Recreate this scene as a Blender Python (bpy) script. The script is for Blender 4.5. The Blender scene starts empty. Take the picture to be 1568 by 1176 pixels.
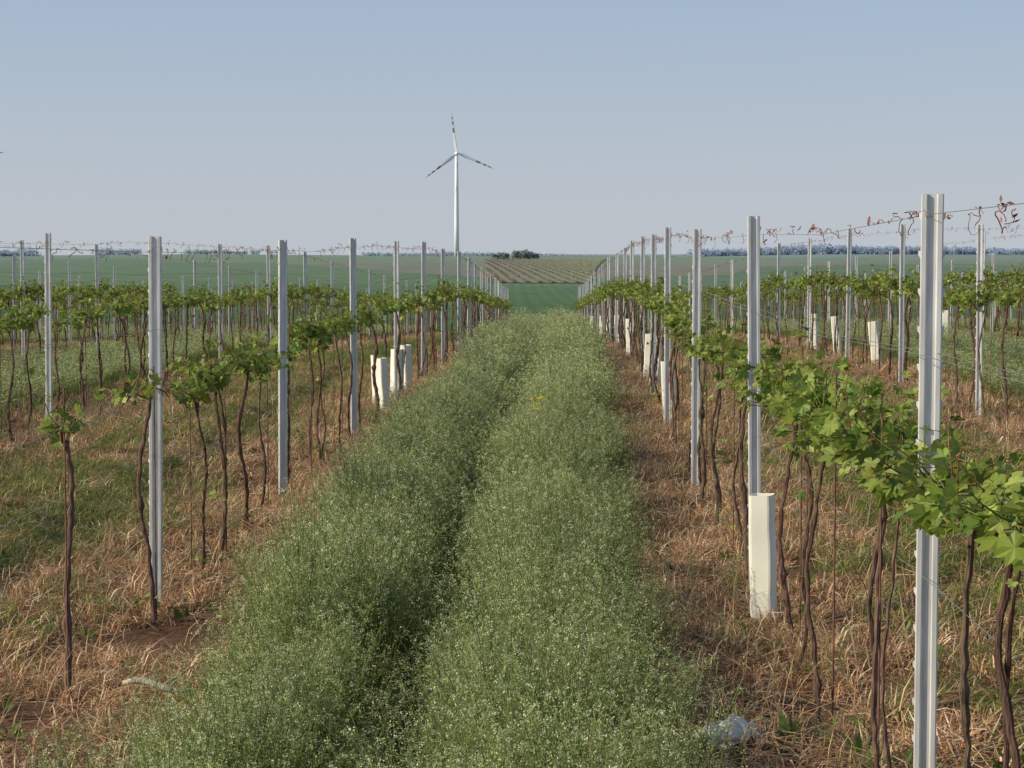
import bpy, math, random
import numpy as np
from mathutils import Vector, Matrix
R=random.Random(7)
rng=np.random.default_rng(11)
scene=bpy.context.scene
F=3000.0
# ---------------------------------------------------------------- terrain
CY=[-20,0,5.4,9.7,14,18.3,22.6,26.9,31.2,35.5,60,84,140]
CX=[-.9,-.5,-.36,-.28,-.163,-.01,.151,.286,.407,.545,.95,1.33,2.2]
def cl(y): return np.interp(y,CY,CX)
GY=[-60,5,9.7,14,18.3,22.6,26.9,31.2,35.5,39.8,44,60,84,120,180,250,400,550,700,1000,1500,2000,3000,9000]
GZ=[0,.02,.01,.03,.07,.09,.09,.05,-.01,-.12,-.28,-.8,-1.6,-2.6,-4.2,-6.0,-8.5,-9.3,-9.0,-5,-1.4,.2,.4,.4]
def gr(x,y):
    x=np.asarray(x,float);y=np.asarray(y,float)
    g=0
    for e in (-.1,-.05,0,.05,.1): g=g+np.interp(y*(1+e),GY,GZ)/5
    t=np.interp(x,[-30,-4.5,-1.5,1.5,4.5,8,30],[0,0,-.05,.05,.14,.2,.3])*np.interp(y,[60,110],[1,0])
    m=.02*np.sin(x*2.3+y*.7)*np.sin(y*1.7-x)*np.interp(y,[40,80],[1,0])
    far=np.interp(y,[500,1200,3000],[0,1,1.6])
    h=far*(.9*np.sin(x/170+1.0+y/900)+.6*np.sin(x/73+2+y/500))
    return g+t+m+h
def g1(x,y): return float(gr(x,y))
# ---------------------------------------------------------------- mesh builder
class MB:
    def __init__(s): s.v=[];s.f=[];s.c=[];s.m=[]
    def add(s,vs,fs,col,mi=0):
        b=len(s.v); s.v.extend([tuple(p) for p in vs])
        if isinstance(col,list): s.c.extend(col)
        else: s.c.extend([col]*len(vs))
        for f in fs: s.f.append(tuple(i+b for i in f)); s.m.append(mi)
    def mesh(s,name,mats,smooth=False):
        me=bpy.data.meshes.new(name); me.from_pydata(s.v,[],s.f)
        a=me.attributes.new("Col",'FLOAT_COLOR','POINT')
        arr=np.ones((len(s.v),4),np.float32); arr[:,:3]=np.array(s.c,np.float32).reshape(-1,3)
        a.data.foreach_set("color",arr.ravel())
        for m in mats: me.materials.append(m)
        me.polygons.foreach_set("material_index",s.m)
        if smooth: me.polygons.foreach_set("use_smooth",[True]*len(s.f))
        me.update(); return me
def obj(name,me,link=True,parent=None,loc=(0,0,0),rot=(0,0,0)):
    o=bpy.data.objects.new(name,me)
    if link: scene.collection.objects.link(o)
    o.location=loc;o.rotation_euler=rot
    if parent: o.parent=parent
    return o
def jit(c,a,r=None):
    r=R
    k=1+r.uniform(-a,a); return tuple(max(0,x*k*(1+r.uniform(-a*.3,a*.3))) for x in c)
def tube(mb,pts,rad,n,col,mi=0,cap=False):
    vs=[];P=[Vector(p) for p in pts]
    for i,p in enumerate(P):
        d=(P[min(i+1,len(P)-1)]-P[max(i-1,0)]).normalized()
        a=d.cross(Vector((0,1,.13))) 
        if a.length<.2: a=d.cross(Vector((1,0,0)))
        a.normalize(); b=d.cross(a)
        r=rad[i] if isinstance(rad,(list,tuple)) else rad
        for k in range(n):
            t=2*math.pi*k/n; vs.append(p+a*math.cos(t)*r+b*math.sin(t)*r)
    fs=[]
    for i in range(len(P)-1):
        for k in range(n):
            k2=(k+1)%n; fs.append((i*n+k,i*n+k2,(i+1)*n+k2,(i+1)*n+k))
    if cap: fs.append(tuple(range((len(P)-1)*n,len(P)*n))); fs.append(tuple(reversed(range(n))))
    mb.add(vs,fs,col,mi)
def rv():
    while True:
        v=Vector((R.uniform(-1,1),R.uniform(-1,1),R.uniform(-1,1)))
        if .1<v.length<1: return v.normalized()
def diamond(mb,p,d,L,W,col,mi=0):
    s=d.cross(rv()); 
    if s.length<.05: return
    s=s.normalized()*W*.5
    mb.add([p,p+d*L*.5+s,p+d*L,p+d*L*.5-s],[(0,1,2,3)],col,mi)
LB=[(0,1),(14,.8),(27,.58),(40,.78),(52,.92),(66,.74),(78,.56),(92,.7),(108,.78),(132,.66),(155,.55),(180,.12)]
LP=[(a,r) for a,r in LB]+[(-a,r) for a,r in LB[-2:0:-1]]
def vleaf(mb,p,d,nrm,S,col,mi=0):
    d=d.normalized(); s=d.cross(nrm)
    if s.length<.1: s=d.cross(Vector((.3,1,.2)))
    s.normalize(); n=s.cross(d)
    fold=R.uniform(.05,.7); curl=R.uniform(-.4,1.0)
    c0=p+d*S*.3; vs=[c0]
    for a,r in LP:
        t=math.radians(a); u=math.cos(t)*r*.62;w=math.sin(t)*r*.62
        q=c0+d*S*u+s*S*w+n*S*(fold*abs(w)-curl*(u*u+w*w)+R.uniform(-.035,.035))
        vs.append(q)
    k=len(LP); c2=tuple(min(1,x*1.15) for x in col)
    mb.add(vs,[(0,i+1,(i+1)%k+1) for i in range(k)],[c2]+[col]*k,mi)
# ---------------------------------------------------------------- materials
def nmat(name):
    m=bpy.data.materials.new(name); m.use_nodes=True
    nt=m.node_tree; nt.nodes.clear(); return m,nt
def N(nt,t,**k):
    n=nt.nodes.new(t)
    for a,b in k.items(): setattr(n,a,b)
    return n
def foliage(name,trans=.3,rough=.6,spec=.3,rand=.25,tint=(1,1,1)):
    m,nt=nmat(name);L=nt.links.new
    at=N(nt,'ShaderNodeAttribute',attribute_name='Col'); oi=N(nt,'ShaderNodeObjectInfo')
    hv=N(nt,'ShaderNodeHueSaturation')
    mr=N(nt,'ShaderNodeMapRange'); mr.inputs['To Min'].default_value=1-rand; mr.inputs['To Max'].default_value=1+rand
    L(oi.outputs['Random'],mr.inputs[0]); L(mr.outputs[0],hv.inputs['Value'])
    mx=N(nt,'ShaderNodeMix',data_type='RGBA',blend_type='MULTIPLY'); mx.inputs[0].default_value=1; mx.inputs[7].default_value=(*tint,1)
    L(at.outputs['Color'],mx.inputs[6]); L(mx.outputs[2],hv.inputs['Color'])
    p=N(nt,'ShaderNodeBsdfPrincipled'); p.inputs['Roughness'].default_value=rough; p.inputs['Specular IOR Level'].default_value=spec
    tr=N(nt,'ShaderNodeBsdfTranslucent'); ms=N(nt,'ShaderNodeMixShader'); ms.inputs[0].default_value=trans
    o=N(nt,'ShaderNodeOutputMaterial')
    L(hv.outputs[0],p.inputs['Base Color']); L(hv.outputs[0],tr.inputs['Color'])
    L(p.outputs[0],ms.inputs[1]);L(tr.outputs[0],ms.inputs[2]);L(ms.outputs[0],o.inputs[0]); return m
def simple(name,col,rough=.6,metal=0,spec=.4,nscale=0,namt=.2,stretch=(1,1,1),attr=False,bump=0,bd=.01):
    m,nt=nmat(name);L=nt.links.new
    p=N(nt,'ShaderNodeBsdfPrincipled'); p.inputs['Roughness'].default_value=rough; p.inputs['Metallic'].default_value=metal
    p.inputs['Specular IOR Level'].default_value=spec
    o=N(nt,'ShaderNodeOutputMaterial'); L(p.outputs[0],o.inputs[0])
    mx=N(nt,'ShaderNodeMix',data_type='RGBA',blend_type='MULTIPLY'); mx.inputs[0].default_value=1
    if attr:
        at=N(nt,'ShaderNodeAttribute',attribute_name='Col'); L(at.outputs['Color'],mx.inputs[6])
    else: mx.inputs[6].default_value=(*col,1)
    if nscale:
        tc=N(nt,'ShaderNodeTexCoord');mp=N(nt,'ShaderNodeMapping');mp.inputs['Scale'].default_value=stretch
        ns=N(nt,'ShaderNodeTexNoise');ns.inputs['Scale'].default_value=nscale;ns.inputs['Detail'].default_value=6
        mr=N(nt,'ShaderNodeMapRange');mr.inputs['From Min'].default_value=.3;mr.inputs['From Max'].default_value=.7
        mr.inputs['To Min'].default_value=1-namt;mr.inputs['To Max'].default_value=1+namt
        L(tc.outputs['Object'],mp.inputs[0]);L(mp.outputs[0],ns.inputs['Vector']);L(ns.outputs[0],mr.inputs[0]);L(mr.outputs[0],mx.inputs[7])
        if bump:
            b=N(nt,'ShaderNodeBump');b.inputs['Strength'].default_value=bump;b.inputs['Distance'].default_value=bd
            L(ns.outputs[0],b.inputs['Height']);L(b.outputs[0],p.inputs['Normal'])
    else: mx.inputs[7].default_value=(1,1,1,1)
    L(mx.outputs[2],p.inputs['Base Color']); return m
M_weed=foliage("flixweed",.45,.8,.1,.24)
M_dead=foliage("dry_grass",.2,.85,.1,.35)
M_grass=foliage("short_grass",.35,.7,.2,.3)
M_vleaf=foliage("vine_leaf",.42,.45,.35,.2)
M_bark=simple("vine_bark",(0,0,0),.95,0,.15,70,.5,(1,1,.18),attr=True,bump=.9,bd=.012)
M_steel=simple("galvanised_steel",(.63,.63,.62),.4,.3,.5,14,.18,(3,3,.4))
M_wire=simple("wire_steel",(.34,.34,.35),.5,.5)
M_cane=simple("dried_cane",(.27,.13,.09),.9,0,.2,60,.3)
M_tube=simple("waxed_tube",(.76,.75,.64),.55,0,.4,5,.10,(1,1,.6))
M_white=simple("turbine_white",(.75,.76,.77),.45)
M_red=simple("turbine_red",(.36,.16,.15),.5)
M_far_hazed=foliage("hazed_distant_foliage",.5,.9,.05,0)  # far trees only; their vertex colours have distance haze painted in
# ---------------------------------------------------------------- ground material
def ground_mat():
    m,nt=nmat("vineyard_soil_hazed");L=nt.links.new
    at=N(nt,'ShaderNodeAttribute',attribute_name='Col'); tc=N(nt,'ShaderNodeTexCoord')
    sep=N(nt,'ShaderNodeSeparateXYZ'); L(tc.outputs['Object'],sep.inputs[0])
    n1=N(nt,'ShaderNodeTexNoise');n1.inputs['Scale'].default_value=9;n1.inputs['Detail'].default_value=9;n1.inputs['Roughness'].default_value=.75
    L(tc.outputs['Object'],n1.inputs['Vector'])
    n2=N(nt,'ShaderNodeTexNoise');n2.inputs['Scale'].default_value=1.6;n2.inputs['Detail'].default_value=5;L(tc.outputs['Object'],n2.inputs['Vector'])
    mr=N(nt,'ShaderNodeMapRange');mr.inputs[1].default_value=.3;mr.inputs[2].default_value=.7;mr.inputs[3].default_value=.35;mr.inputs[4].default_value=1.6
    L(n1.outputs[0],mr.inputs[0])
    mr2=N(nt,'ShaderNodeMapRange');mr2.inputs[1].default_value=.33;mr2.inputs[2].default_value=.67;mr2.inputs[3].default_value=.55;mr2.inputs[4].default_value=1.35
    L(n2.outputs[0],mr2.inputs[0])
    mu=N(nt,'ShaderNodeMath',operation='MULTIPLY');L(mr.outputs[0],mu.inputs[0]);L(mr2.outputs[0],mu.inputs[1])
    near=N(nt,'ShaderNodeMix',data_type='RGBA',blend_type='MULTIPLY');near.inputs[0].default_value=1
    L(at.outputs['Color'],near.inputs[6]);L(mu.outputs[0],near.inputs[7])
    mp=N(nt,'ShaderNodeMapping');mp.inputs['Scale'].default_value=(1/260,1/420,0);mp.inputs['Rotation'].default_value=(0,0,.25);mp.inputs['Location'].default_value=(.37,.1,0)
    L(tc.outputs['Object'],mp.inputs[0])
    vo=N(nt,'ShaderNodeTexVoronoi');vo.inputs['Scale'].default_value=1;vo.distance='CHEBYCHEV';vo.voronoi_dimensions='2D';L(mp.outputs[0],vo.inputs['Vector'])
    sc=N(nt,'ShaderNodeSeparateColor');L(vo.outputs['Color'],sc.inputs[0])
    cr=N(nt,'ShaderNodeValToRGB');cr.color_ramp.interpolation='CONSTANT'
    e=cr.color_ramp.elements;e[0].position=0;e[0].color=(.085,.145,.050,1);e[1].position=.3;e[1].color=(.115,.175,.06,1)
    for p_,c_ in ((.5,(.075,.13,.05)),(.68,(.14,.175,.075)),(.88,(.16,.15,.09))):
        q=e.new(p_);q.color=(*c_,1)
    L(sc.outputs[0],cr.inputs[0])
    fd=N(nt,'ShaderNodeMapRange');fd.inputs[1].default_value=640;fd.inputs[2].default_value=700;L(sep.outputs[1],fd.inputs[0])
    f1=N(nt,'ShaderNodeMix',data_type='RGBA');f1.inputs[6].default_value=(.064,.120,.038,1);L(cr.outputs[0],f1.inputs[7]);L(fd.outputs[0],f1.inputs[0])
    n3=N(nt,'ShaderNodeTexNoise');n3.inputs['Scale'].default_value=.03;n3.inputs['Detail'].default_value=8;L(tc.outputs['Object'],n3.inputs['Vector'])
    mr3=N(nt,'ShaderNodeMapRange');mr3.inputs[1].default_value=.3;mr3.inputs[2].default_value=.7;mr3.inputs[3].default_value=.82;mr3.inputs[4].default_value=1.18;L(n3.outputs[0],mr3.inputs[0])
    wv=N(nt,'ShaderNodeTexWave');wv.inputs['Scale'].default_value=.09;wv.inputs['Distortion'].default_value=.6;wv.inputs['Detail Scale'].default_value=.02
    L(tc.outputs['Object'],wv.inputs['Vector'])
    mr4=N(nt,'ShaderNodeMapRange');mr4.inputs[3].default_value=.9;mr4.inputs[4].default_value=1.08;L(wv.outputs['Fac'],mr4.inputs[0])
    mm=N(nt,'ShaderNodeMath',operation='MULTIPLY');L(mr3.outputs[0],mm.inputs[0]);L(mr4.outputs[0],mm.inputs[1])
    f2=N(nt,'ShaderNodeMix',data_type='RGBA',blend_type='MULTIPLY');f2.inputs[0].default_value=1;L(f1.outputs[2],f2.inputs[6]);L(mm.outputs[0],f2.inputs[7])
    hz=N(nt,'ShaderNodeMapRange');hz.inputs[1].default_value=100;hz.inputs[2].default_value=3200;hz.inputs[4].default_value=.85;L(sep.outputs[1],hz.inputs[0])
    f3=N(nt,'ShaderNodeMix',data_type='RGBA');f3.inputs[7].default_value=(.24,.30,.32,1);L(hz.outputs[0],f3.inputs[0]);L(f2.outputs[2],f3.inputs[6])  # painted haze: base colour fades to blue-grey along world Y
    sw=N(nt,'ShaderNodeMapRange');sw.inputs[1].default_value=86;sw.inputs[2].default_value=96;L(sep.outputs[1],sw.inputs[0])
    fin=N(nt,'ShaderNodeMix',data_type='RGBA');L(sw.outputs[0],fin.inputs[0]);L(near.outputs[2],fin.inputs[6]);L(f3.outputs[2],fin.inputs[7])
    b=N(nt,'ShaderNodeBump');b.inputs['Strength'].default_value=.9;b.inputs['Distance'].default_value=.05;L(n1.outputs[0],b.inputs['Height'])
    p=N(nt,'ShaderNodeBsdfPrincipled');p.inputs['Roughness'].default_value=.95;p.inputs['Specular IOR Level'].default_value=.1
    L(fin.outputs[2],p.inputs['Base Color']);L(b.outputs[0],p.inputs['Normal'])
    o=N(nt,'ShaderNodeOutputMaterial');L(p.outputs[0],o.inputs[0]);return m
def build_ground():
    xs=list(np.arange(-32,32.01,.2)); 
    ex=[];a=32.3;st=.4
    while a<7000: ex.append(a); st*=1.07; a+=st
    xs=np.array([-v for v in reversed(ex)]+xs+ex)
    ys=list(np.arange(-12,90,.3));a=90.4;st=.5
    pre=[-4000,-1500,-500,-200,-80,-40,-20]
    while a<9500: ys.append(a);st=min(st*1.05,300);a+=st
    ys=np.array(pre+ys)
    X,Y=np.meshgrid(xs,ys);Z=gr(X,Y)
    U=X-cl(Y);m=np.round(U/3);du=np.abs(U-3*m)
    brown=np.array([.175,.098,.060]);olive=np.array([.14,.12,.055]);dk=np.array([.06,.07,.03])
    n=.12*np.sin(X*5+Y*1.3)+.12*np.sin(Y*2.9+X)
    w=np.clip((.9+n-du)/.3,0,1)[...,None]
    inner=np.where((m%2==1)[...,None],olive,dk)
    C=brown*(1-w)+inner*w
    nx,ny=len(xs),len(ys)
    co=np.stack([X,Y,Z],-1).reshape(-1,3)
    i=np.arange(ny-1)[:,None]*nx+np.arange(nx-1)[None,:]
    q=np.stack([i,i+1,i+nx+1,i+nx],-1).reshape(-1,4)
    me=bpy.data.meshes.new("ground")
    me.vertices.add(len(co));me.vertices.foreach_set("co",co.ravel())
    me.loops.add(q.size);me.loops.foreach_set("vertex_index",q.ravel())
    me.polygons.add(len(q));me.polygons.foreach_set("loop_start",np.arange(len(q))*4);me.polygons.foreach_set("loop_total",np.full(len(q),4))
    me.polygons.foreach_set("use_smooth",np.ones(len(q),bool))
    me.update(calc_edges=True)
    at=me.attributes.new("Col",'FLOAT_COLOR','POINT');c4=np.ones((len(co),4),np.float32);c4[:,:3]=C.reshape(-1,3);at.data.foreach_set("color",c4.ravel())
    me.materials.append(ground_mat());obj("ground",me)
build_ground()
# ---------------------------------------------------------------- instancing by geometry nodes
def instancer(name,tmpl,P,ROT,SCL,IDX):
    col=bpy.data.collections.new(name+"_variants")
    for i,me in enumerate(tmpl):
        o=bpy.data.objects.new(f"{name}_variant_{i:02d}",me); col.objects.link(o)
    P=np.asarray(P,np.float32);n=len(P)
    me=bpy.data.meshes.new(name);me.vertices.add(n);me.vertices.foreach_set("co",P.ravel())
    a=me.attributes.new("rot",'FLOAT_VECTOR','POINT');a.data.foreach_set("vector",np.asarray(ROT,np.float32).ravel())
    a=me.attributes.new("scl",'FLOAT_VECTOR','POINT');a.data.foreach_set("vector",np.asarray(SCL,np.float32).ravel())
    a=me.attributes.new("idx",'INT','POINT');a.data.foreach_set("value",np.asarray(IDX,np.int32))
    me.update();o=obj(name,me)
    ng=bpy.data.node_groups.new(name+"_scatter",'GeometryNodeTree')
    ng.interface.new_socket("Geometry",in_out='INPUT',socket_type='NodeSocketGeometry')
    ng.interface.new_socket("Geometry",in_out='OUTPUT',socket_type='NodeSocketGeometry')
    gi=ng.nodes.new('NodeGroupInput');go=ng.nodes.new('NodeGroupOutput')
    ci=ng.nodes.new('GeometryNodeCollectionInfo');ci.inputs['Collection'].default_value=col
    ci.inputs['Separate Children'].default_value=True;ci.inputs['Reset Children'].default_value=True
    ip=ng.nodes.new('GeometryNodeInstanceOnPoints');ip.inputs['Pick Instance'].default_value=True
    def na(nm,t):
        q=ng.nodes.new('GeometryNodeInputNamedAttribute');q.data_type=t;q.inputs['Name'].default_value=nm
        return [s for s in q.outputs if s.enabled and s.name=='Attribute'][0]
    l=ng.links.new
    l(gi.outputs[0],ip.inputs['Points']);l(ci.outputs[0],ip.inputs['Instance'])
    e2r=ng.nodes.new('FunctionNodeEulerToRotation');l(na("rot",'FLOAT_VECTOR'),e2r.inputs[0]);l(e2r.outputs[0],ip.inputs['Rotation'])
    l(na("scl",'FLOAT_VECTOR'),ip.inputs['Scale']);l(na("idx",'INT'),ip.inputs['Instance Index'])
    l(ip.outputs[0],go.inputs[0])
    md=o.modifiers.new("scatter",'NODES');md.node_group=ng
    return o
# ---------------------------------------------------------------- templates
def weed_clump(seed,H=.62,ns=11,lod=0):
    R.seed(seed);mb=MB();K=(1,1.7)[lod]
    if lod: ns=7
    pale=R.uniform(.8,1.15)
    for s in range(ns):
        a=R.uniform(0,6.283);r0=R.uniform(0,.06)
        b=Vector((math.cos(a)*r0,math.sin(a)*r0,0));out=Vector((math.cos(a),math.sin(a),0))*R.uniform(.03,.16)+rv()*.03
        h=H*R.uniform(.7,1.08)
        pt=lambda t:b+out*t*t*1.1+Vector((0,0,h*t))
        col=jit((.20,.25,.08),.2)
        tube(mb,[pt(0),pt(.5),pt(1)],[.002,.0015,.0008],3,col)
        nb=R.randint(9,13) if not lod else R.randint(7,9)
        warm=R.uniform(-.04,.04)
        for i in range(nb):
            t=.12+.88*(i+R.random()*.6)/nb
            p=pt(min(t,1));aa=R.uniform(0,6.283);el=R.uniform(.5,1.2)
            d=Vector((math.cos(aa)*math.cos(el),math.sin(aa)*math.cos(el),math.sin(el)))
            Lb=R.uniform(.05,.16)*(1.15-.6*t)
            s_=d.cross(rv()).normalized()*.0007
            mb.add([p-s_,p+s_,p+d*Lb],[(0,1,2)],col)
            nl=R.randint(5,8) if not lod else R.randint(3,5)
            if t<.4: nl=nl//2
            for j in range(nl):
                q=p+d*Lb*(j+.5)/nl
                dd=(d*.5+rv()*.9+Vector((0,0,.2))).normalized()
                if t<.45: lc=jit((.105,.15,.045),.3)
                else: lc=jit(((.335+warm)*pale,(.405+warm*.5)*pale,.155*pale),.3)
                diamond(mb,q,dd,R.uniform(.010,.022)*K,R.uniform(.0022,.0045)*K,lc)
            if t>.6:
                for j in range(R.randint(2,6) if not lod else 3):
                    q=p+d*Lb+rv()*.008
                    diamond(mb,q,rv(),R.uniform(.004,.009)*K,.0045*K,jit((.74,.73,.52) if R.random()<.75 else (.68,.65,.27),.15))
    return mb.mesh("flixweed_clump",[M_weed])
def tuft(seed,nb,Lr,spread,cols,mat,w=.003,flat=0):
    R.seed(seed);mb=MB()
    for s in range(nb):
        a=R.uniform(0,6.283);r0=abs(R.gauss(0,.07));b=Vector((math.cos(a)*r0,math.sin(a)*r0,-.005))
        a2=R.uniform(0,6.283);L=R.uniform(*Lr);el=R.uniform(flat,1.45)
        d=Vector((math.cos(a2)*math.cos(el),math.sin(a2)*math.cos(el),math.sin(el)))
        p1=b+d*L*.5;p2=b+d*L+Vector((math.cos(a2),math.sin(a2),-.8))*L*spread*R.uniform(.3,1)
        p2.z=max(p2.z,.004)
        sd=Vector((-math.sin(a2),math.cos(a2),R.uniform(-.5,.5)))*w*R.uniform(.5,1.2)
        c=jit(R.choice(cols),.25)
        mb.add([b-sd*.7,b+sd*.7,p1+sd,p1-sd,p2],[(0,1,2,3),(3,2,4)],c)
    return mb.mesh("tuft",[mat])
def vine(seed,nl_scale=1.0,rod=None,S0=.074,thm=1.0,foot=None):
    R.seed(seed);mb=MB()
    bc=jit((.125,.078,.056),.25)
    H=R.uniform(.92,1.1)
    nt=1 if R.random()<.65 else 2
    heads=[];th=R.uniform(.75,1.3)*thm;bx=R.uniform(-.05,.05);by=R.uniform(-.15,.15)
    for k in range(nt):
        ox=R.uniform(-.02,.02);oy=R.uniform(-.06,.06)+k*.12
        lean=R.uniform(-.16,.16);pts=[];rad=[]
        ph=R.uniform(0,6);n=30;am=R.uniform(.008,.02);fq=R.uniform(6,12)
        for i in range(n):
            t=i/(n-1);bow=math.sin(t*math.pi)
            pts.append((ox+am*math.sin(t*fq+ph)+bx*bow+R.uniform(-.004,.004),oy*(1-t)+lean*t+by*bow*.5+am*math.cos(t*7+ph*2)+R.uniform(-.005,.005),-.05+(H+.05)*t))
            rad.append((.0122-.004*t)*th*R.uniform(.75,1.3)*(1.35 if i in(0,1,n-1) else 1)*(1.5 if R.random()<.08 else 1)*(1 if k==0 else .7))
        tube(mb,pts,rad,7,bc,0); heads.append(Vector(pts[-1]))
    lf=[(.17,.235,.035),(.22,.29,.045),(.115,.175,.03),(.29,.35,.08),(.23,.27,.05)]
    def shoot(p,d,L,n,S):
        c=jit((.20,.23,.06),.2) if R.random()<.6 else (.26,.14,.06)
        q=p.copy();pts=[q.copy()];dd=d.copy()
        for i in range(4):
            dd=(dd+rv()*.35+Vector((0,0,.05))).normalized();q=q+dd*L/4;pts.append(q.copy())
        tube(mb,pts,[.003,.0026,.0022,.0018,.001],4,c,1)
        for i in range(n):
            t=(i+.6)/n*4;k=min(int(t),3);b=pts[k].lerp(pts[k+1],t-k)
            a=R.uniform(0,6.283);o=Vector((math.cos(a),math.sin(a),R.uniform(-.3,.6))).normalized()
            pl=R.uniform(.015,.05);e=b+o*pl
            tube(mb,[b,e],[.0013,.001],3,c,1)
            s=S*R.uniform(.4,1.2)*(1.1-.55*(i/n))
            nn=(Vector((-.4,-.1,.6))+rv()*1.0).normalized()
            dr=(o+Vector((0,0,-.5))+rv()*.5).normalized()
            vleaf(mb,e,dr,nn,s,jit(R.choice(lf),.22),1)
    hd=heads[0]
    for sg in (-1,1):
        if R.random()<.06: continue
        Lc=R.uniform(.38,.55);pts=[]
        for i in range(6):
            t=i/5
            pts.append(Vector((hd.x*(1-t)+R.uniform(-.012,.012),hd.y+sg*Lc*t,hd.z+(1.06-hd.z)*t+.05*math.sin(t*3.1)+R.uniform(-.01,.01))))
        tube(mb,pts,[.008,.007,.006,.005,.0045,.003],5,jit((.22,.11,.065),.2),0)
        ns=max(2,int(R.uniform(6.5,10)*nl_scale))
        for i in range(ns):
            t=.15+.85*(i+R.random())/ns;t=min(t,.999)*5;k=min(int(t),4);b=pts[k].lerp(pts[k+1],t-k)
            shoot(b,Vector((R.uniform(-.8,.8),R.uniform(-.5,.5),R.uniform(-.25,1))).normalized(),R.uniform(.05,.27),R.randint(4,8),S0)
    for i in range(1 if nl_scale<1.1 else 3): shoot(hd,Vector((R.uniform(-.8,.8),R.uniform(-.5,.5),.6)).normalized(),.14,6,S0)
    for i in range(R.choice((0,1,1,2)) if foot is None else foot):
        z=R.choice((R.uniform(.03,.15),R.uniform(.3,.8)))
        shoot(Vector((0,0,z)),Vector((R.uniform(-1,1),R.uniform(-1,1),.6)).normalized(),.06,R.randint(2,4),.05)
    if (rod is None and R.random()<.5) or rod:
        y=R.uniform(-.08,.08);tube(mb,[(.03,y,-.05),(.03,y,1.25)],.0035,4,(.15,.085,.06),0)
    return mb.mesh("grapevine",[M_bark,M_vleaf])
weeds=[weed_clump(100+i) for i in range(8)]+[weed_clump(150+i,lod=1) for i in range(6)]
dead=[tuft(200+i,42,(.05,.2),.5,[(.45,.27,.145),(.57,.38,.21),(.34,.185,.10),(.68,.53,.34)],M_dead,.0023,.0) for i in range(7)]
stalk=[tuft(240+i,7,(.18,.38),.12,[(.50,.36,.22),(.40,.26,.15)],M_dead,.0028,.7) for i in range(4)]
grs=[tuft(300+i,55,(.06,.17),.4,[(.18,.225,.055),(.23,.255,.07),(.125,.18,.045),(.38,.31,.13)],M_grass,.0024,.5) for i in range(6)]
broad=[]
for i in range(4):
    R.seed(350+i);mb=MB()
    for k in range(16):
        a=R.uniform(0,6.283);el=R.uniform(.1,1.1);d=Vector((math.cos(a)*math.cos(el),math.sin(a)*math.cos(el),math.sin(el)))
        diamond(mb,Vector((0,0,.01))+d*.02,d,R.uniform(.05,.12),R.uniform(.014,.028),jit((.13,.19,.05),.3))
    broad.append(mb.mesh("broad_weed",[M_grass]))
vines=[vine(400+i) for i in range(14)]
R.seed(5)
# ---------------------------------------------------------------- scatter
def scatter(dens,ulo,uhi,ylo,yhi):
    n=int(dens*(uhi-ulo)*(yhi-ylo));y=rng.uniform(ylo,yhi,n);u=rng.uniform(ulo,uhi,n);x=u+cl(y)
    k=np.abs(x)<.30*y+2.2
    return x[k],y[k],u[k]
_g=np.random.default_rng(3).random((64,256))
def vnoise(x,y,c):
    a=x/c+20;b=y/c;i=np.floor(a).astype(int);j=np.floor(b).astype(int);f=a-i;g=b-j;f=f*f*(3-2*f);g=g*g*(3-2*g)
    G=lambda p,q:_g[p%64,q%256]
    return (G(i,j)*(1-f)+G(i+1,j)*f)*(1-g)+(G(i,j+1)*(1-f)+G(i+1,j+1)*f)*g
def fin(name,tm,x,y,sxy,sz,tilt=.15,idx=None):
    n=len(x);z=gr(x,y)
    rot=np.stack([rng.normal(0,tilt,n),rng.normal(0,tilt,n),rng.uniform(0,6.283,n)],-1)
    return instancer(name,tm,np.stack([x,y,z],-1),rot,np.stack([sxy,sxy,sz],-1),rng.integers(0,len(tm),n) if idx is None else idx)
# tall flixweed strip
X=[];Y=[];U=[];S=[]
for d,a,b,s in ((95,1.6,10,1.0),(65,10,20,1.15),(42,20,45,1.35),(26,45,85,1.6)):
    x,y,u=scatter(d,-1.05,1.05,a,b);X.append(x);Y.append(y);U.append(u);S.append(np.full(len(x),s))
x=np.concatenate(X);y=np.concatenate(Y);u=np.concatenate(U);s=np.concatenate(S)
tr=.06*np.sin(y*.9)+.03*np.sin(y*2.3)-.03
hum=1-np.exp(-((u-tr)/.18)**2)*.70
edge=np.clip((.83+.24*vnoise(x,y,.5)+.04*np.sin(y*7.1+u)-np.abs(u))/.4,0,1)
keep=rng.random(len(x))<np.clip(edge*1.6+.03,0,1)*np.where(np.abs(u-tr)<.11,.15,1)*np.clip(.20+1.5*vnoise(x,y,.33),.2,1)
h=hum*(.5+.5*edge)*(.50+.62*vnoise(x,y,.42)+.27*vnoise(x+9,y,1.3))*rng.uniform(.85,1.12,len(x))
y_=y[keep]
idx=np.where(y_<18,rng.integers(0,8,len(y_)),rng.integers(8,14,len(y_)))
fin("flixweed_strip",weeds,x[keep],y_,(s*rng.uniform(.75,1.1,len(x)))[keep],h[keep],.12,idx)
# other planted strips
X=[];Y=[]
for m in (-6,-4,-2,2,4,6):
    for d,a,b in ((26,6,30),(14,30,85)):
        x,y,u=scatter(d,3*m-.95,3*m+.95,a,b);X.append(x);Y.append(y)
x=np.concatenate(X);y=np.concatenate(Y);n=len(x)
fin("green_cover_strip",weeds,x,y,rng.uniform(1.1,1.6,n),.55*(.6+.7*vnoise(x,y,.6))*rng.uniform(.8,1.1,n),idx=rng.integers(8,14,n))
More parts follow.
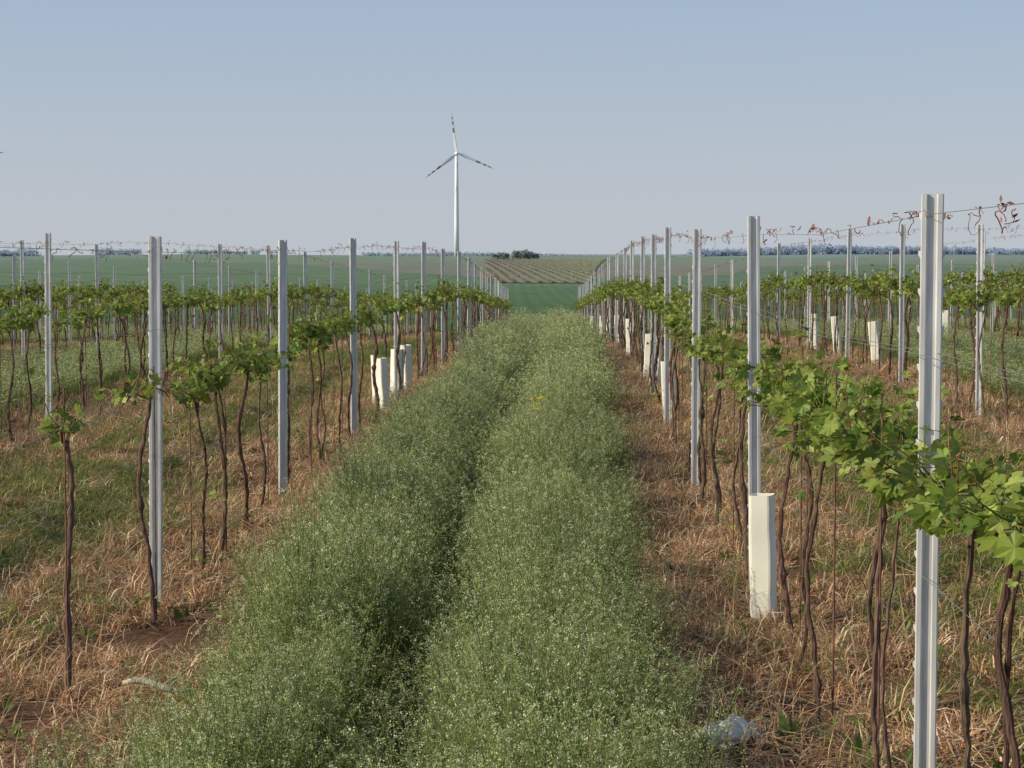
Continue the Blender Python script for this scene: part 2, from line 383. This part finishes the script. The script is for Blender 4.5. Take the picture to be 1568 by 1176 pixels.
# short grass on odd inter-rows
X=[];Y=[]
for m in (-9,-7,-5,-3,-1,1,3,5,7,9):
    near=abs(m)==1
    for d,a,b in ((80 if near else 30,5,16),(44 if near else 25,16,35),(14,35,85)):
        x,y,u=scatter(d,3*m-1.1,3*m+1.1,a,b)
        k=rng.random(len(x))<np.clip(1.3-np.abs(u-3*m)*.8,0,1)*np.clip(-.15+2*vnoise(x,y,.7),0,1);X.append(x[k]);Y.append(y[k])
x=np.concatenate(X);y=np.concatenate(Y);n=len(x)
fin("short_grass",grs,x,y,rng.uniform(.8,1.4,n),rng.uniform(.5,1.2,n))
# dead grass bands under vines
X=[];Y=[]
for j in range(-10,10):
    r=1.5+3*j;near=j in(-1,0)
    for d,a,b in ((125 if near else 50,4.5,14),(70 if near else 35,14,30),(16,30,85)):
        x,y,u=scatter(d,r-.8,r+.8,a,b);k=rng.random(len(x))<np.clip(-.3+2.2*vnoise(x,y,.38),.05,1);X.append(x[k]);Y.append(y[k])
for m in (-1,1):
    x,y,u=scatter(30,3*m-.9,3*m+.9,5,30);X.append(x);Y.append(y)
x=np.concatenate(X);y=np.concatenate(Y);n=len(x)
fin("dry_grass",dead,x,y,rng.uniform(.7,1.4,n),rng.uniform(.4,1.2,n))
X=[];Y=[];X2=[];Y2=[];X3=[];Y3=[]
for j in (-2,-1,0,1):
    x,y,u=scatter(3.0,1.5+3*j-.7,1.5+3*j+.7,5,30);X.append(x);Y.append(y)
    x,y,u=scatter(5.0,1.5+3*j-.9,1.5+3*j+.9,5,25);X2.append(x);Y2.append(y)
    x,y,u=scatter(4.0,1.5+3*j-1.3,1.5+3*j+1.3,5,22);X3.append(x);Y3.append(y)
x=np.concatenate(X);y=np.concatenate(Y);n=len(x)
fin("scattered_weeds",weeds[:3],x,y,rng.uniform(.3,.7,n),rng.uniform(.15,.4,n))
x=np.concatenate(X2);y=np.concatenate(Y2);n=len(x)
fin("dry_stalks",stalk,x,y,rng.uniform(.8,1.3,n),rng.uniform(.7,1.2,n),.25)
x=np.concatenate(X3);y=np.concatenate(Y3);n=len(x)
fin("broadleaf_weeds",broad,x,y,rng.uniform(.4,1.0,n),rng.uniform(.5,1.1,n),.15)
# ---------------------------------------------------------------- steel posts
def post_mesh():
    mb=MB();mm=.001
    prof=[(-22,26),(-29,22),(-29,2),(-26,-2),(-15,-2),(-11,8),(11,8),(15,-2),(26,-2),(29,2),(29,22),(22,26)]
    prof=[Vector((a*mm,b*mm,0)) for a,b in prof];n=len(prof);th=.0018
    inn=[]
    for i,p in enumerate(prof):
        d=(prof[min(i+1,n-1)]-prof[max(i-1,0)]).normalized();nr=Vector((-d.y,d.x,0));inn.append(p+nr*th)
    loop=prof+inn[::-1];k=len(loop);zs=[-.15,1.87]
    vs=[(p.x,p.y,z) for z in zs for p in loop]
    fs=[(i,(i+1)%k,(i+1)%k+k,i+k) for i in range(k)]
    for i in range(n-1): fs.append((k+i,k+i+1,k+k-2-i,k+k-1-i))
    mb.add(vs,fs,(1,1,1))
    z=.22
    while z<1.84:
        for sg in (-1,1):
            x0=sg*.0285;x1=sg*.0345
            v=[(x0,.004,z),(x0,.016,z),(x0,.016,z+.022),(x0,.004,z+.022),(x1,.006,z+.012),(x1,.014,z+.012),(x1,.014,z+.024),(x1,.006,z+.024)]
            mb.add(v,[(0,1,5,4),(1,2,6,5),(2,3,7,6),(3,0,4,7),(4,5,6,7)],(1,1,1))
        z+=.105
    return mb.mesh("vineyard_post",[M_steel])
PM=post_mesh()
R.seed(21)
rows={}
for j in range(-10,10):
    off=1.5+3*j
    if j in(-1,0): D=[1.1+4.3*k for k in range(0,20)]
    elif j in(-2,1): D=[18.9-4.6*2+4.6*k for k in range(0,17)]
    else: D=[R.uniform(3,7)+10];D=[D[0]+4.55*k for k in range(16)]
    rows[off]=D
LX={9.7:-1.782,14.0:-1.643,18.3:-1.476,22.6:-1.333}
RX={5.4:1.154,9.7:1.216,14.0:1.316,18.3:1.458,22.6:1.635,26.9:1.793,31.2:1.914}
PP=[];PR=[];PS=[]
for off,D in rows.items():
    for y in D:
        if y>86: continue
        x=off+float(cl(y));yk=round(y,1)
        if off==-1.5 and yk in LX:x=LX[yk]
        if off==1.5 and yk in RX:x=RX[yk]
        if abs(x)>.30*y+4: continue
        rt=(R.gauss(0,.006),R.gauss(0,.007),R.gauss(0,.15)+(.12 if off<0 else -.1))
        hs=R.uniform(.985,1.015)
        if abs(off)<5:
            o=obj("vineyard_post",PM,loc=(x,y,g1(x,y)),rot=rt);o.scale=(1.05,1.05,hs)
        else: PP.append((x,y,g1(x,y)));PR.append(rt);PS.append((1,1,hs))
instancer("vineyard_post_rows",[PM],PP,PR,PS,[0]*len(PP))
# ---------------------------------------------------------------- wires and dried canes
for off,D in rows.items():
    mb=MB();y0=max(min(D)-4.4,-1) if abs(off)<5 else min(D)
    if abs(off)<2: y0=-3.2
    ysn=[v for v in np.arange(y0,min(86,max(D)),2.15)]
    for hh,sx in ((.80,.0),(1.08,.03),(1.10,-.03),(1.42,.033),(1.42,-.033),(1.80,.0)):
        mb2=[(off+float(cl(v))+sx,v,g1(off+float(cl(v)),v)+hh-.012*(i%2)) for i,v in enumerate(ysn)]
        tube(mb,mb2,.0012,3,(1,1,1),0)
    ymax=60 if abs(off)<8 else 40
    y=y0
    while y<ymax:
        y+=R.expovariate(1/.12)
        x=off+float(cl(y));z=g1(x,y)+1.795
        q=Vector((x,y,z));pts=[q.copy()];d=Vector((R.uniform(-.25,.25),R.choice((-1,1)),R.uniform(-.3,.2))).normalized()
        for i in range(R.randint(4,9)):
            d=(d+rv()*.8).normalized();q=q+d*R.uniform(.008,.02)
            q.z=min(max(q.z,z-.05),z+.016);q.x=x+(q.x-x)*.75;pts.append(q.copy())
        tube(mb,pts,R.uniform(.001,.0022),3,(1,1,1),1)
        if R.random()<.10:
            for _ in range(4):
                diamond(mb,pts[-1]+rv()*.015,rv(),.022,.010,(1,1,1),1)
    obj("trellis_wire",mb.mesh("trellis_wire",[M_wire,M_cane]))
# ---------------------------------------------------------------- vines
nearv={-1.5:[5.9,7.85,9.45,10.75,11.45,12.4,13.2,14.6,15.4,16.3,17.2,18.0],1.5:[3.3,4.15,4.95,5.75,6.4,7.1,7.8,8.45,9.9,10.8,11.6,12.5,13.3,14.5,15.4,16.3,17.1,18.0]}
PP=[];PR=[];PS=[];PI=[]
for off in rows:
    if abs(off)<2:
        for i,y in enumerate(nearv[off]):
            x=off+float(cl(y))+R.uniform(-.03,.03)
            me=vines[(i*5+(3 if off>0 else 0))%14]
            if off<0 and y<9.6:
                me=vine(900+int(y*10),.32,rod=True)
            elif off<0 and y<17: me=vine(930+int(y*10),1.35,foot=2,S0=.078)
            elif off>0 and y<9: me=vine(950+int(y*10),1.6,S0=.078,thm=.78)
            R.seed(int(y*100)+(5 if off>0 else 0))
            o=obj("grapevine",me,loc=(x,y,g1(x,y)),rot=(0,0,R.choice((0,math.pi))+R.uniform(-.1,.1)))
            s=R.uniform(.96,1.05);o.scale=(1.1 if off>0 and y<9 else 1,1,s)
        y=18.9
    else: y=max(5,rows[off][0]-3)
    while y<85:
        x=off+float(cl(y))+R.uniform(-.04,.04)
        if abs(x)<.30*y+4 and R.random()>.06:
            PP.append((x,y,g1(x,y)));PR.append((0,0,R.choice((0,math.pi))+R.uniform(-.15,.15)))
            s=R.uniform(.93,1.07);PS.append((R.uniform(.95,1.25),1.08,s));PI.append(R.randrange(14))
        y+=R.uniform(.7,.98)
instancer("grapevine_rows",vines,PP,PR,PS,PI)
# ---------------------------------------------------------------- vine guard tubes
def guard_mesh(W=.115,H=.6):
    mb=MB();sec=[];r=.018;h=W/2
    for cx,cy,a0 in ((h-r,h-r,0),(-h+r,h-r,90),(-h+r,-h+r,180),(h-r,-h+r,270)):
        for k in range(4):
            a=math.radians(a0+30*k);sec.append((cx+r*math.cos(a),cy+r*math.sin(a)))
    n=len(sec);vs=[];zs=[0,.08,.15,.22,.3,.38,.45,.53,H];R.seed(12)
    bb=[(1+R.uniform(-.05,.05),R.uniform(-.003,.003)) for _ in zs]
    for z,(b,o) in zip(zs,bb):
        for p in sec: vs.append((p[0]*b+o,p[1]*(2-b),z))
    for z,(b,o) in reversed(list(zip(zs,bb))):
        for p in sec: vs.append((p[0]*b*.96+o,p[1]*(2-b)*.96,z))
    m=len(zs)*2;fs=[(i*n+k,i*n+(k+1)%n,((i+1)%m)*n+(k+1)%n,((i+1)%m)*n+k) for i in range(m) for k in range(n)]
    mb.add(vs,fs,(1,1,1));return mb.mesh("vine_guard_tube",[M_tube])
GM=guard_mesh();R.seed(9)
def guard(px,D,sc=1,lean=0,rz=-.35):
    x=(px-784)*D/F;o=obj("vine_guard_tube",GM,loc=(x,D,g1(x,D)-.01),rot=(R.uniform(-.04,.04),lean,rz));o.scale=(sc,sc,1)
guard(1174,8.95,.95,-.03,-.36);guard(1027,18.9,1,-.06);guard(1003,24.0,1,.06);guard(993,25.2,1,.05);guard(966,32,1.1,-.04)
for px,D in ((946,42),(934,46),(922,50),(907,60)): guard(px,D,1.1,R.uniform(-.05,.05))
guard(1344,27.3,1.15,-.12);guard(1284,30,1,-.1);guard(1247,33,1.1,-.04);guard(1448,34,1,.0)
guard(588,21.3,.95,-.05,.75);guard(607,23.2,1.1,.02,.7);guard(622,24.6,1,-.05,.75);guard(576,22.2,.6,-.05,.5)
# ---------------------------------------------------------------- small things on the ground
def branch():
    mb=MB();R.seed(3);pts=[(i*.04,.012*math.sin(i*1.1),.03+.012*math.sin(i*.8)) for i in range(8)]
    tube(mb,pts,[.009,.013,.015,.014,.016,.013,.010,.006],8,(.36,.32,.24),0,True)
    tube(mb,[pts[4],(.2,.07,.06),(.24,.12,.09)],[.008,.006,.003],5,(.28,.24,.16))
    obj("fallen_branch",mb.mesh("fallen_branch",[M_bark],True),loc=(-1.50,7.45,g1(-1.42,7.5)+.09),rot=(0,.05,-.15))
branch()
def scrap():
    R.seed(8);mb=MB();n=22;vs=[]
    for i in range(n):
        for k in range(n):
            u=i/(n-1)-.5;v=k/(n-1)-.5
            vs.append((u*.20+.015*math.sin(v*9),v*.16+.015*math.sin(u*11),.045+.018*abs(math.sin(u*9+v*5))+.016*abs(math.sin(v*10-u*6))+R.uniform(-.001,.001)-.18*(u*u+v*v)))
    mb.add(vs,[(i*n+k,i*n+k+1,(i+1)*n+k+1,(i+1)*n+k) for i in range(n-1) for k in range(n-1)],(1,1,1))
    m=simple("crumpled_plastic",(.55,.54,.50),.5,0,.4,20,.2)
    obj("crumpled_plastic_sheet",mb.mesh("crumpled_plastic_sheet",[m],True),loc=(.76,6.70,g1(.75,6.78)+.04),rot=(.1,0,.5))
scrap()
def yflower():
    R.seed(4);mb=MB()
    tube(mb,[(0,0,0),(.01,0,.35),(0,.01,.66)],[.003,.002,.0015],4,(.12,.17,.07))
    for k in range(20):
        c=Vector((R.gauss(0,.025),R.gauss(0,.022),.70+R.uniform(-.045,.045)))
        for i in range(4):
            a=i*1.57+k;d=Vector((math.cos(a),math.sin(a),.35)).normalized();diamond(mb,c,d,.013,.010,jit((.80,.66,.04),.1))
    x=(824-784)*13.4/F;obj("yellow_flower",mb.mesh("yellow_flower",[M_weed]),loc=(x,13.4,g1(x,13.4)))
yflower()
# ---------------------------------------------------------------- wind turbine
def turbine(px,py,D,ang0,yaw=.12,bl=45.5):
    hx=(px-784)*D/F;hz=1.75+(390-py)*D/F;bz=g1(hx,D)-2
    e=bpy.data.objects.new("wind_turbine",None);scene.collection.objects.link(e);e.location=(hx,D,bz);e.rotation_euler=(0,0,yaw)
    H=hz-bz
    mb=MB();tube(mb,[(0,4,0),(0,4,H*.33),(0,4,H*.66),(0,4,H-1.5)],[2.9,2.6,2.2,1.8],24,(1,1,1),0,True);obj("tower",mb.mesh("tower",[M_white],True),parent=e)
    mb=MB();secs=[(-.5,1.1),(0,1.6),(2,2.0),(7,2.0),(10,1.6),(11,.9)];vs=[];nn=12
    for yy,r in secs:
        for k in range(nn):
            a=2*math.pi*k/nn;sx=math.copysign(abs(math.cos(a))**.6,math.cos(a));sz=math.copysign(abs(math.sin(a))**.6,math.sin(a));vs.append((sx*r*.95,yy,H+.2+sz*r))
    fs=[(i*nn+k,i*nn+(k+1)%nn,(i+1)*nn+(k+1)%nn,(i+1)*nn+k) for i in range(len(secs)-1) for k in range(nn)]
    fs+=[tuple(range(nn)),tuple(range((len(secs)-1)*nn,len(secs)*nn))];mb.add(vs,fs,(1,1,1));obj("nacelle",mb.mesh("nacelle",[M_white]),parent=e)
    mb=MB();tube(mb,[(0,-3.2,H),(0,-2.6,H),(0,-1.6,H),(0,-.3,H)],[.3,1.0,1.6,1.8],16,(1,1,1),0,True);obj("hub",mb.mesh("hub",[M_white],True),parent=e)
    for b in range(3):
        a=math.radians(ang0+120*b);d=Vector((math.cos(a),0,math.sin(a)));s=Vector((-math.sin(a),0,math.cos(a)))
        mb=MB();vs=[];ts=[0,.04,.12,.2,.35,.5,.62,.70,.78,.84,.9,.95,1.0];ch=[1.8,2.1,3.6,4.0,3.2,2.5,2.1,1.9,1.7,1.5,1.2,.9,.4]
        for t,c in zip(ts,ch):
            tw=.35*(1-t);th=c*.16+ (.6 if t<.05 else 0)
            for u,w in ((-.35,0),(0,1),(.65,0),(0,-1)):
                q=d*(1+t*(bl-1))+s*(c*u*math.cos(tw))+Vector((0,c*u*math.sin(tw)+w*th*.5,0));vs.append((q.x,q.y-1.2,q.z+H))
        fs=[(i*4+k,i*4+(k+1)%4,(i+1)*4+(k+1)%4,(i+1)*4+k) for i in range(len(ts)-1) for k in range(4)]
        mb.add(vs,fs,(1,1,1))
        mb.m=[1 if (k//4) in (5,7,9) else 0 for k in range(len(fs))]
        obj(f"blade_{b+1}",mb.mesh("blade",[M_white,M_red]),parent=e)
turbine(700,236,2213,97.5)
turbine(-42,243,2500,10)
# ---------------------------------------------------------------- distance
def crowds(name,spec,col,q=1.0):  # col is leaf colour paled and blued to stand in for airlight
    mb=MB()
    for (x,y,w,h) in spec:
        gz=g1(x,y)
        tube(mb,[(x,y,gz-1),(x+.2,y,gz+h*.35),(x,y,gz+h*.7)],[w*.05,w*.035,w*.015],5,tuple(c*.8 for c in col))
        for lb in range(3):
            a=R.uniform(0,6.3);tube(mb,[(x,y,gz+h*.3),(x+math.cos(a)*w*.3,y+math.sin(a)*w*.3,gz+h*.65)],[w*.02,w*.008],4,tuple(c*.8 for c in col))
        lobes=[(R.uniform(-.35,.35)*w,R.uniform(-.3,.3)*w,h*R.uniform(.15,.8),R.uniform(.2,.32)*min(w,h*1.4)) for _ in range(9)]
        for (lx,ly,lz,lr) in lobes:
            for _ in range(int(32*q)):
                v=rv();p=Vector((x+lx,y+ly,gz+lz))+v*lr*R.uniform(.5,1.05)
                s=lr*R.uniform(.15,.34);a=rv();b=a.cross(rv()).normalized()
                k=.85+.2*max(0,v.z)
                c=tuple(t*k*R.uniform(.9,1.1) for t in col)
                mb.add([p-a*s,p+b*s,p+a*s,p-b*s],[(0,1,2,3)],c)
    obj(name,mb.mesh(name,[M_far_hazed]))
R.seed(31)
def W(px,D): return (px-784)*D/F
sp=[]
for _ in range(15):
    px=R.uniform(760,820);sp.append((W(px,1500),1500+R.uniform(-10,10),R.uniform(7,10),R.uniform(3.6,4.6)+3.0*math.exp(-((px-795)/18)**2)))
crowds("distant_tree_grove",sp,(.28,.35,.33),1.2)
def line(name,p0,p1,D,h0,h1,col,step=7,dens=.9):
    sp=[];px=p0
    while px<p1:
        k=.5+.5*math.sin(px*.021+D)*math.sin(px*.0083+1)
        h=h0+(h1-h0)*k*R.uniform(.9,1.05)
        if R.random()<dens: sp.append((W(px,D),D+R.uniform(-30,30),h*R.uniform(2.0,3.0),h))
        px+=step*R.uniform(.6,1.3)
    crowds(name,sp,col,.5)
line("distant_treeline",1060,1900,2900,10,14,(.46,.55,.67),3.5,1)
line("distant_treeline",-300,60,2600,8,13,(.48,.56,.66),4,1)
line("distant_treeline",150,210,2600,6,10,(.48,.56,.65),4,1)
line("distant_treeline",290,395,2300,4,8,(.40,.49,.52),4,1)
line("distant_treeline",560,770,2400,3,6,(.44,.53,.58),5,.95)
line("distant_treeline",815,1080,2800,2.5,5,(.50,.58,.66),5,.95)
# opposite-slope vineyard
def farvine():
    mb=MB();R.seed(77)
    def P(s,t):
        D=705+ (1560-705)*t; px=(742+ (905-742)*s)+t*(0+25*s)
        x=W(px,D); return x,D
    n=26;m=26;vs=[]
    for i in range(n+1):
        for k in range(m+1):
            x,D=P(i/n,k/m);vs.append((x,D,g1(x,D)+.25))
    fs=[(i*(m+1)+k,(i+1)*(m+1)+k,(i+1)*(m+1)+k+1,i*(m+1)+k+1) for i in range(n) for k in range(m)]
    cols=[jit((.235,.205,.145),.06) for _ in vs];mb.add(vs,fs,cols)
    for r in range(60):
        xs=W(742,705)-30+r*4.5
        D=705
        while D<1500:
            x=xs-(D-705)*.035
            pl=(W(742,D)<x<W(905+25*(D-705)/855,D))
            if pl:
                z=g1(x,D)
                if R.random()<.4: mb.add([(x-.06,D,z),(x+.06,D,z),(x+.06,D,z+1.9),(x-.06,D,z+1.9)],[(0,1,2,3)],(.42,.42,.42))
                for _ in range(4):
                    p=Vector((x+R.uniform(-.3,.3),D+R.uniform(0,8),z+R.uniform(.6,1.2)));a=Vector((0,R.uniform(1,2.5),0));b=Vector((.55,0,.5))
                    mb.add([p-a,p+b,p+a,p-b],[(0,1,2,3)],jit((.17,.215,.11),.2))
            D+=9
    obj("distant_vineyard",mb.mesh("distant_vineyard",[simple("distant_vineyard_soil",(0,0,0),.95,0,.05,attr=True)]))
farvine()
# ---------------------------------------------------------------- light, sky, camera
az=math.atan2(-.97,-.22);el=math.radians(29)
w=bpy.data.worlds.new("World");scene.world=w;w.use_nodes=True;nt=w.node_tree
bg=nt.nodes['Background'];sk=nt.nodes.new('ShaderNodeTexSky');sk.sky_type='NISHITA';sk.sun_disc=False
sk.sun_elevation=el;sk.sun_rotation=az%(2*math.pi);sk.air_density=1.0;sk.dust_density=1.0;sk.ozone_density=1.5;sk.altitude=150
STR=.14
tc=nt.nodes.new('ShaderNodeTexCoord');sp_=nt.nodes.new('ShaderNodeSeparateXYZ');nt.links.new(tc.outputs['Generated'],sp_.inputs[0])
rp=nt.nodes.new('ShaderNodeMapRange');rp.interpolation_type='SMOOTHSTEP';rp.inputs[1].default_value=-.02;rp.inputs[2].default_value=.5;rp.inputs[3].default_value=.92;rp.inputs[4].default_value=.38
nt.links.new(sp_.outputs[2],rp.inputs[0])
hc=nt.nodes.new('ShaderNodeMapRange');hc.inputs[1].default_value=0;hc.inputs[2].default_value=.16;nt.links.new(sp_.outputs[2],hc.inputs[0])
hm=nt.nodes.new('ShaderNodeMix');hm.data_type='RGBA';hm.inputs[6].default_value=(.51/STR,.55/STR,.605/STR,1);hm.inputs[7].default_value=(.325/STR,.43/STR,.59/STR,1);nt.links.new(hc.outputs[0],hm.inputs[0])
mx=nt.nodes.new('ShaderNodeMix');mx.data_type='RGBA';nt.links.new(rp.outputs[0],mx.inputs[0]);nt.links.new(sk.outputs[0],mx.inputs[6]);nt.links.new(hm.outputs[2],mx.inputs[7])
nt.links.new(mx.outputs[2],bg.inputs[0]);bg.inputs[1].default_value=STR
sl=bpy.data.lights.new("sun",'SUN');sl.energy=5.0;sl.angle=math.radians(.6);sl.color=(1,.88,.68)
so=bpy.data.objects.new("sun",sl);scene.collection.objects.link(so)
ds=Vector((math.sin(az)*math.cos(el),math.cos(az)*math.cos(el),math.sin(el)));so.rotation_euler=ds.to_track_quat('Z','Y').to_euler()
cd=bpy.data.cameras.new("camera");cd.sensor_width=36;cd.lens=36*F/1568;cd.clip_start=.05;cd.clip_end=20000
co=bpy.data.objects.new("camera",cd);scene.collection.objects.link(co);co.location=(0,0,1.75)
co.rotation_euler=(math.radians(90)-math.atan(198/F),0,0);scene.camera=co
scene.view_settings.view_transform='Standard';scene.view_settings.look='None';scene.view_settings.exposure=0
